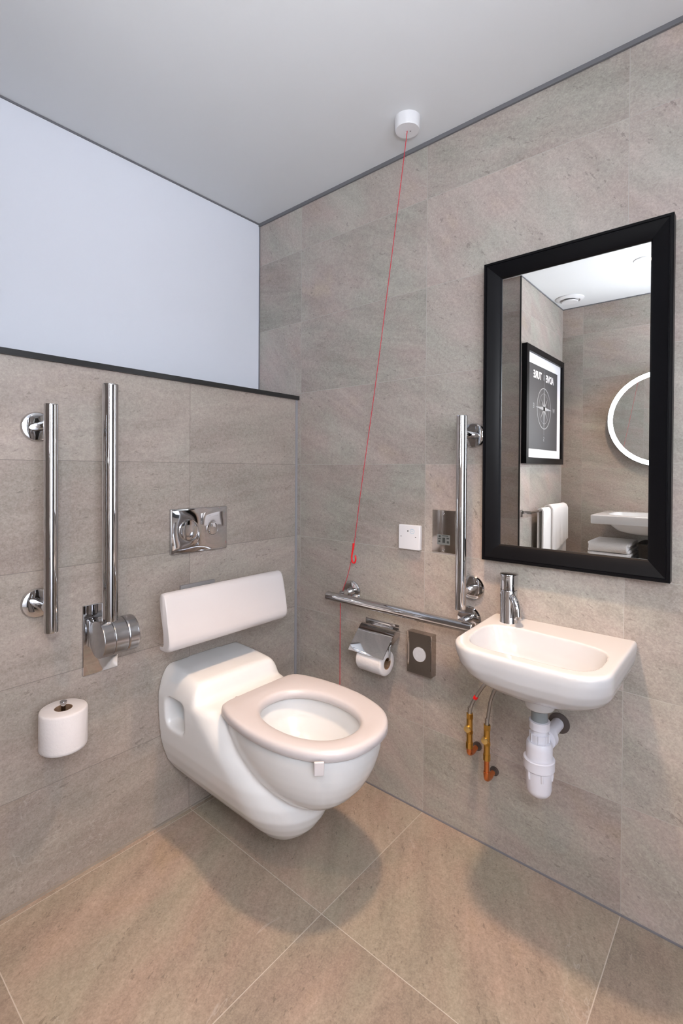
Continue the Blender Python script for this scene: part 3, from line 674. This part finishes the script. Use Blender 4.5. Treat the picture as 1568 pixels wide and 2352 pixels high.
# ------------------------------------------------------------------ things seen only in the mirror
# framed print on the picture wall
PX0, PX1, PZ0, PZ1 = -2.070, -1.372, 1.217, 1.905; PY = YP
t = thing('framed_print', 'black-framed grey compass print on a white mount, reflected in the mirror', 'picture', ((PX0+PX1)/2, PY, 1.56))
def fr(ins, y): return [Vector((PX0+ins, y, PZ0+ins)), Vector((PX1-ins, y, PZ0+ins)), Vector((PX1-ins, y, PZ1-ins)), Vector((PX0+ins, y, PZ1-ins))]
b = bmesh.new(); loft(b, [fr(0, PY-0.001), fr(0, PY-0.032), fr(0.036, PY-0.032), fr(0.036, PY-0.001)], wrap=True); obj('frame', b, m_black, t, smooth=False)
b = bmesh.new(); box(b, PX0+0.034, PX1-0.034, PY-0.018, PY-0.002, PZ0+0.034, PZ1-0.034); obj('mount', b, m_paperw, t, smooth=False)
QX0, QX1, QZ0, QZ1 = -1.966, -1.445, 1.305, 1.810
b = bmesh.new(); box(b, QX0, QX1, PY-0.019, PY-0.018, QZ0, QZ1); pr = obj('print', b, m_print, t, smooth=False)
qc = Vector(((QX0+QX1)/2, PY-0.0193, 1.560))
b = bmesh.new()
def flat_ring(bm, rr, wd, n=64):
    loft(bm, [[qc+Vector((q*math.cos(2*PI*i/n), dy, q*math.sin(2*PI*i/n))) for i in range(n)] for q, dy in ((rr, 0), (rr, -0.0006), (rr-wd, -0.0006), (rr-wd, 0))], wrap=True)
flat_ring(b, 0.128, 0.006); flat_ring(b, 0.094, 0.002)
for k in range(8):
    a = PI/4*k; L_ = 0.150 if k % 2 == 0 else 0.088; wd = 0.016 if k % 2 == 0 else 0.010
    d = Vector((math.cos(a), 0, math.sin(a))); n_ = Vector((-math.sin(a), 0, math.cos(a)))
    q = [qc+d*L_, qc+(d+n_).normalized()*wd, qc, qc+(d-n_).normalized()*wd]
    loft(b, [[p_ for p_ in q], [p_+Vector((0, -0.0008, 0)) for p_ in q]])
for z_a, z_b in ((1.690, 1.80), (1.395, 1.432)): box(b, qc.x-0.0012, qc.x+0.0012, qc.y-0.0006, qc.y, z_a, z_b)
obj('compass', b, m_printline, pr, label='pale grey compass rose')
def text(body, x, z, size, mat, parent, name, sx=1.0, bold=0.0):
    cu = bpy.data.curves.new('t', 'FONT'); cu.body = body; cu.size = size; cu.align_x = 'CENTER'; cu.align_y = 'CENTER'; cu.extrude = 0.0004; cu.offset = bold
    to = bpy.data.objects.new('t', cu); COL.objects.link(to)
    dg = bpy.context.evaluated_depsgraph_get(); dg.update()
    me = bpy.data.meshes.new_from_object(to.evaluated_get(dg)); bpy.data.objects.remove(to)
    bm = bmesh.new(); bm.from_mesh(me)
    bmesh.ops.transform(bm, verts=bm.verts[:], matrix=Matrix.Translation((x, PY-0.0196, z)) @ Matrix.Rotation(PI/2, 4, 'X') @ Matrix.Diagonal((sx, 1, 1, 1)))
    return obj(name, bm, mat, parent, smooth=False)
text('ADVE', -1.812, 1.750, 0.062, m_printw, pr, 'lettering', 0.95, 0.0018)
text('TURE', -1.585, 1.750, 0.062, m_printw, pr, 'lettering', 0.95, 0.0018)
text('N', -1.703, 1.750, 0.056, m_printline, pr, 'lettering', 0.7)
text('E', -1.520, 1.562, 0.042, m_printline, pr, 'lettering'); text('W', -1.893, 1.562, 0.042, m_printline, pr, 'lettering'); text('S', qc.x, 1.370, 0.042, m_printline, pr, 'lettering')

# round lit mirror on the opposite wall
MC = Vector((XO, -1.015, 1.500)); MR = 0.297
t = thing('round_mirror', 'round wall mirror with a glowing white LED rim, seen in the framed mirror', 'mirror', MC)
b = bmesh.new(); lathe(b, MC, (1, 0, 0), [(0.0, MR-0.04), (0.030, MR-0.04)], 96); obj('backing', b, m_grey, t)
b = bmesh.new(); lathe(b, MC, (1, 0, 0), [(0.030, MR), (0.038, MR), (0.038, MR-0.004)], 96); obj('rim', b, m_blacktrim, t)
b = bmesh.new(); loft(b, [ring_circle(MC+Vector((x, 0, 0)), (1, 0, 0), rr, 96) for x, rr in ((0.0375, MR-0.004), (0.0400, MR-0.004), (0.0400, MR-0.031), (0.0375, MR-0.031))], wrap=True); obj('light_ring', b, m_led, t, label='glowing white light ring')
b = bmesh.new(); lathe(b, MC, (1, 0, 0), [(0.0365, MR-0.032), (0.0390, MR-0.032)], 96); obj('glass', b, m_mirror, t, sharp=20)

# washbasin on the opposite wall
t = thing('vanity_basin', 'large rectangular white washbasin below the round lit mirror, seen in reflection', 'wash basin', (XO, -1.03, 0.92))
b = bmesh.new(); box(b, XO, -1.690, -1.34, -0.722, 0.868, 0.920, 0.008, 3)
lp = [[Vector((XO+dx+(0.0 if i < 0 else 0), 0, 0)) for i in range(1)] for dx in (0,)]
def sq(z, a, c, d0, d1, e=4.0, n=48):
    return [Vector(((d0+d1)/2+(d1-d0)/2*math.copysign(abs(math.cos(2*PI*i/n))**(2/e), math.cos(2*PI*i/n)), (a+c)/2+(c-a)/2*math.copysign(abs(math.sin(2*PI*i/n))**(2/e), math.sin(2*PI*i/n)), z)) for i in range(n)]
loft(b, [sq(0.80, -1.17, -0.90, XO+0.08, -1.86, 3), sq(0.808, -1.21, -0.86, XO+0.04, -1.82, 3), sq(0.825, -1.25, -0.82, XO+0.02, -1.78), sq(0.85, -1.275, -0.795, XO+0.01, -1.75), sq(0.872, -1.29, -0.775, XO+0.005, -1.73)])
vb = obj('basin', b, m_cer, t)
b = bmesh.new(); loft(b, [sq(0.82, -1.15, -0.92, XO+0.16, -1.85, 3), sq(0.83, -1.21, -0.86, XO+0.13, -1.79), sq(0.87, -1.25, -0.80, XO+0.11, -1.755), sq(0.93, -1.27, -0.785, XO+0.10, -1.735)])
c1 = cutter(b, t); bake(vb, [('BOOLEAN', dict(operation='DIFFERENCE', object=c1, solver='EXACT', use_self=True))]); drop(c1)
vb.data.set_sharp_from_angle(angle=math.radians(35))
b = bmesh.new(); lathe(b, (-1.93, -1.03, 0.802), (0, 0, -1), [(0, 0.05), (0.02, 0.045), (0.10, 0.045)], 32); obj('waste_cover', b, m_cer, t)

# shelf, folded towels and basket
t = thing('shelf', 'low wooden shelf below the washbasin on the opposite wall, seen in reflection', 'shelf', (XO, -1.0, 0.60))
b = bmesh.new(); box(b, XO, -1.72, -1.34, -0.62, 0.572, 0.600, 0.003); obj('board', b, m_shelf, t)
for y in (-1.25, -0.70):
    b = bmesh.new(); box(b, XO, -1.80, y-0.01, y+0.01, 0.545, 0.573, 0.002); obj('bracket', b, m_blacktrim, t)
def folded(z, h, x0, x1, ya, yb, label):
    b = bmesh.new(); n = 3
    for k in range(n):
        hh = h/n; jit = 0.003*((k % 2)*2-1)
        box(b, x0+jit, x1+jit, ya+jit, yb-jit, z+k*hh+0.0005, z+(k+1)*hh, hh*0.42, 3)
    # rounded fold at the front edge
    cyl(b, (x1-0.004, ya+0.006, z+h/2), (x1-0.004, yb-0.006, z+h/2), h*0.47, n=20, bev=0.006)
    o = obj('folded_towel', b, m_towel, None, sharp=60, loc=((x0+x1)/2, (ya+yb)/2, z)); tag(o, label, 'towel', 'folded towels on the shelf')
folded(0.6005, 0.048, -2.05, -1.765, -0.915, -0.655, 'folded white towel at the bottom of the stack on the shelf')
folded(0.6490, 0.046, -2.04, -1.770, -0.910, -0.690, 'folded white towel in the middle of the stack on the shelf')
folded(0.6955, 0.058, -2.05, -1.775, -0.905, -0.690, 'folded white towel on top of the stack on the shelf')
t = thing('storage_basket', 'dark woven basket on the shelf beside the folded towels', 'basket', (-1.93, -1.02, 0.60))
b = bmesh.new()
def sqr(z, s): return sq(z, -1.02-0.085*s, -1.02+0.085*s, -1.93-0.12*s, -1.93+0.12*s, 5)
loft(b, [sqr(0.601, 0.90), sqr(0.66, 0.96), sqr(0.74, 1.0), sqr(0.745, 1.03), sqr(0.755, 1.03), sqr(0.757, 0.98), sqr(0.74, 0.96), sqr(0.62, 0.9)], cap1=True)
obj('body', b, m_wick, t)

# towel rail with two towels
RY = YP-0.050; RZ = 0.935
t = thing('towel_rail', 'thin chrome towel rail below the framed print, seen in reflection', 'towel rail', (-1.72, YP, RZ))
b = bmesh.new(); tube(b, [(-1.375, RY, RZ), (-2.105, RY, RZ)], 0.0075, 16); obj('bar', b, m_chrome, t)
for x in (-1.385, -2.095):
    b = bmesh.new(); box(b, x-0.009, x+0.009, RY-0.008, YP, RZ-0.009, RZ+0.009, 0.002); box(b, x-0.014, x+0.014, YP-0.006, YP, RZ-0.028, RZ+0.014, 0.002); obj('bracket', b, m_chrome, t)
def hang(xa, xb, zf, zb, off, label, ph, skew=0.0, th=0.009):
    b = bmesh.new(); rings = []; n = 26
    for i in range(n+1):
        s = i/n; x = xa+(xb-xa)*s
        wv = 0.004*math.sin(s*9+ph)+0.003*math.sin(s*17+ph*2)
        rr = 0.0085+off; prof = []
        zf_ = zf+skew*(s-0.5)
        for k in range(7): z = zf_+(RZ-zf_)*k/6; prof.append((RY-rr-th-abs(wv)*(1-k/6)-0.002, z))
        for k in range(1, 8): a = PI*k/8; prof.append((RY-(rr+th)*math.cos(a), RZ+(rr+th)*math.sin(a)))
        for k in range(7): z = RZ-(RZ-zb)*k/6; prof.append((RY+rr+th*0.9, z))
        for k in range(6, -1, -1): z = RZ-(RZ-zb)*k/6; prof.append((RY+rr, z))
        for k in range(7, 0, -1): a = PI*k/8; prof.append((RY-rr*math.cos(a), RZ+rr*math.sin(a)))
        for k in range(6, -1, -1): z = zf_+(RZ-zf_)*k/6; prof.append((RY-rr-abs(wv)*(1-k/6)-0.001, z))
        rings.append([Vector((x, y, z)) for y, z in prof])
    loft(b, rings); o = obj('hanging_towel', b, m_towel, None, sharp=60, loc=((xa+xb)/2, RY, RZ)); tag(o, label, 'towel', 'towels on the towel rail'); return o
hang(-2.010, -1.560, 0.36, 0.42, 0.0, 'long white bath towel hung over the chrome towel rail', 0.4)
hang(-2.010, -1.700, 0.700, 0.76, 0.0125, 'short white hand towel draped on top of the longer bath towel', 1.9, skew=-0.06)

# ceiling fittings
t = thing('ceiling_vent', 'round white extract vent on the ceiling, seen in the framed mirror', 'vent', (-1.930, -0.530, CZ))
b = bmesh.new(); lathe(b, (-1.930, -0.530, CZ), (0, 0, -1), [(0, 0.085), (0.006, 0.084), (0.014, 0.070), (0.016, 0.062), (0.008, 0.056), (0.004, 0.0)], 56); obj('ring', b, m_white, t)
b = bmesh.new(); lathe(b, (-1.930, -0.530, CZ-0.006), (0, 0, -1), [(0, 0.012), (0.010, 0.040), (0.016, 0.049), (0.020, 0.046), (0.021, 0.0)], 48); obj('disc', b, m_white, t)
for x, y, lab in ((-1.56, -1.0, 'recessed ceiling downlight glowing at the top right of the mirror'), (-0.58, -0.92, 'recessed ceiling downlight above the space between toilet and basin'),
                  (-0.7, -2.1, 'added unseen ceiling downlight behind the camera near the right wall'), (-1.56, -2.1, 'added unseen ceiling downlight behind the camera near the opposite wall')):
    t = thing('downlight', lab, 'ceiling light', (x, y, CZ))
    b = bmesh.new(); loft(b, [ring_circle((x, y, CZ-zz), (0, 0, 1), rr, 48) for zz, rr in ((0.0, 0.052), (0.004, 0.050), (0.005, 0.040), (0.0, 0.036))], wrap=True); obj('bezel', b, m_white, t)
    b = bmesh.new(); lathe(b, (x, y, CZ), (0, 0, -1), [(0, 0.036), (0.002, 0.034), (0.0022, 0.0)], 40); obj('lens', b, m_lamp, t)
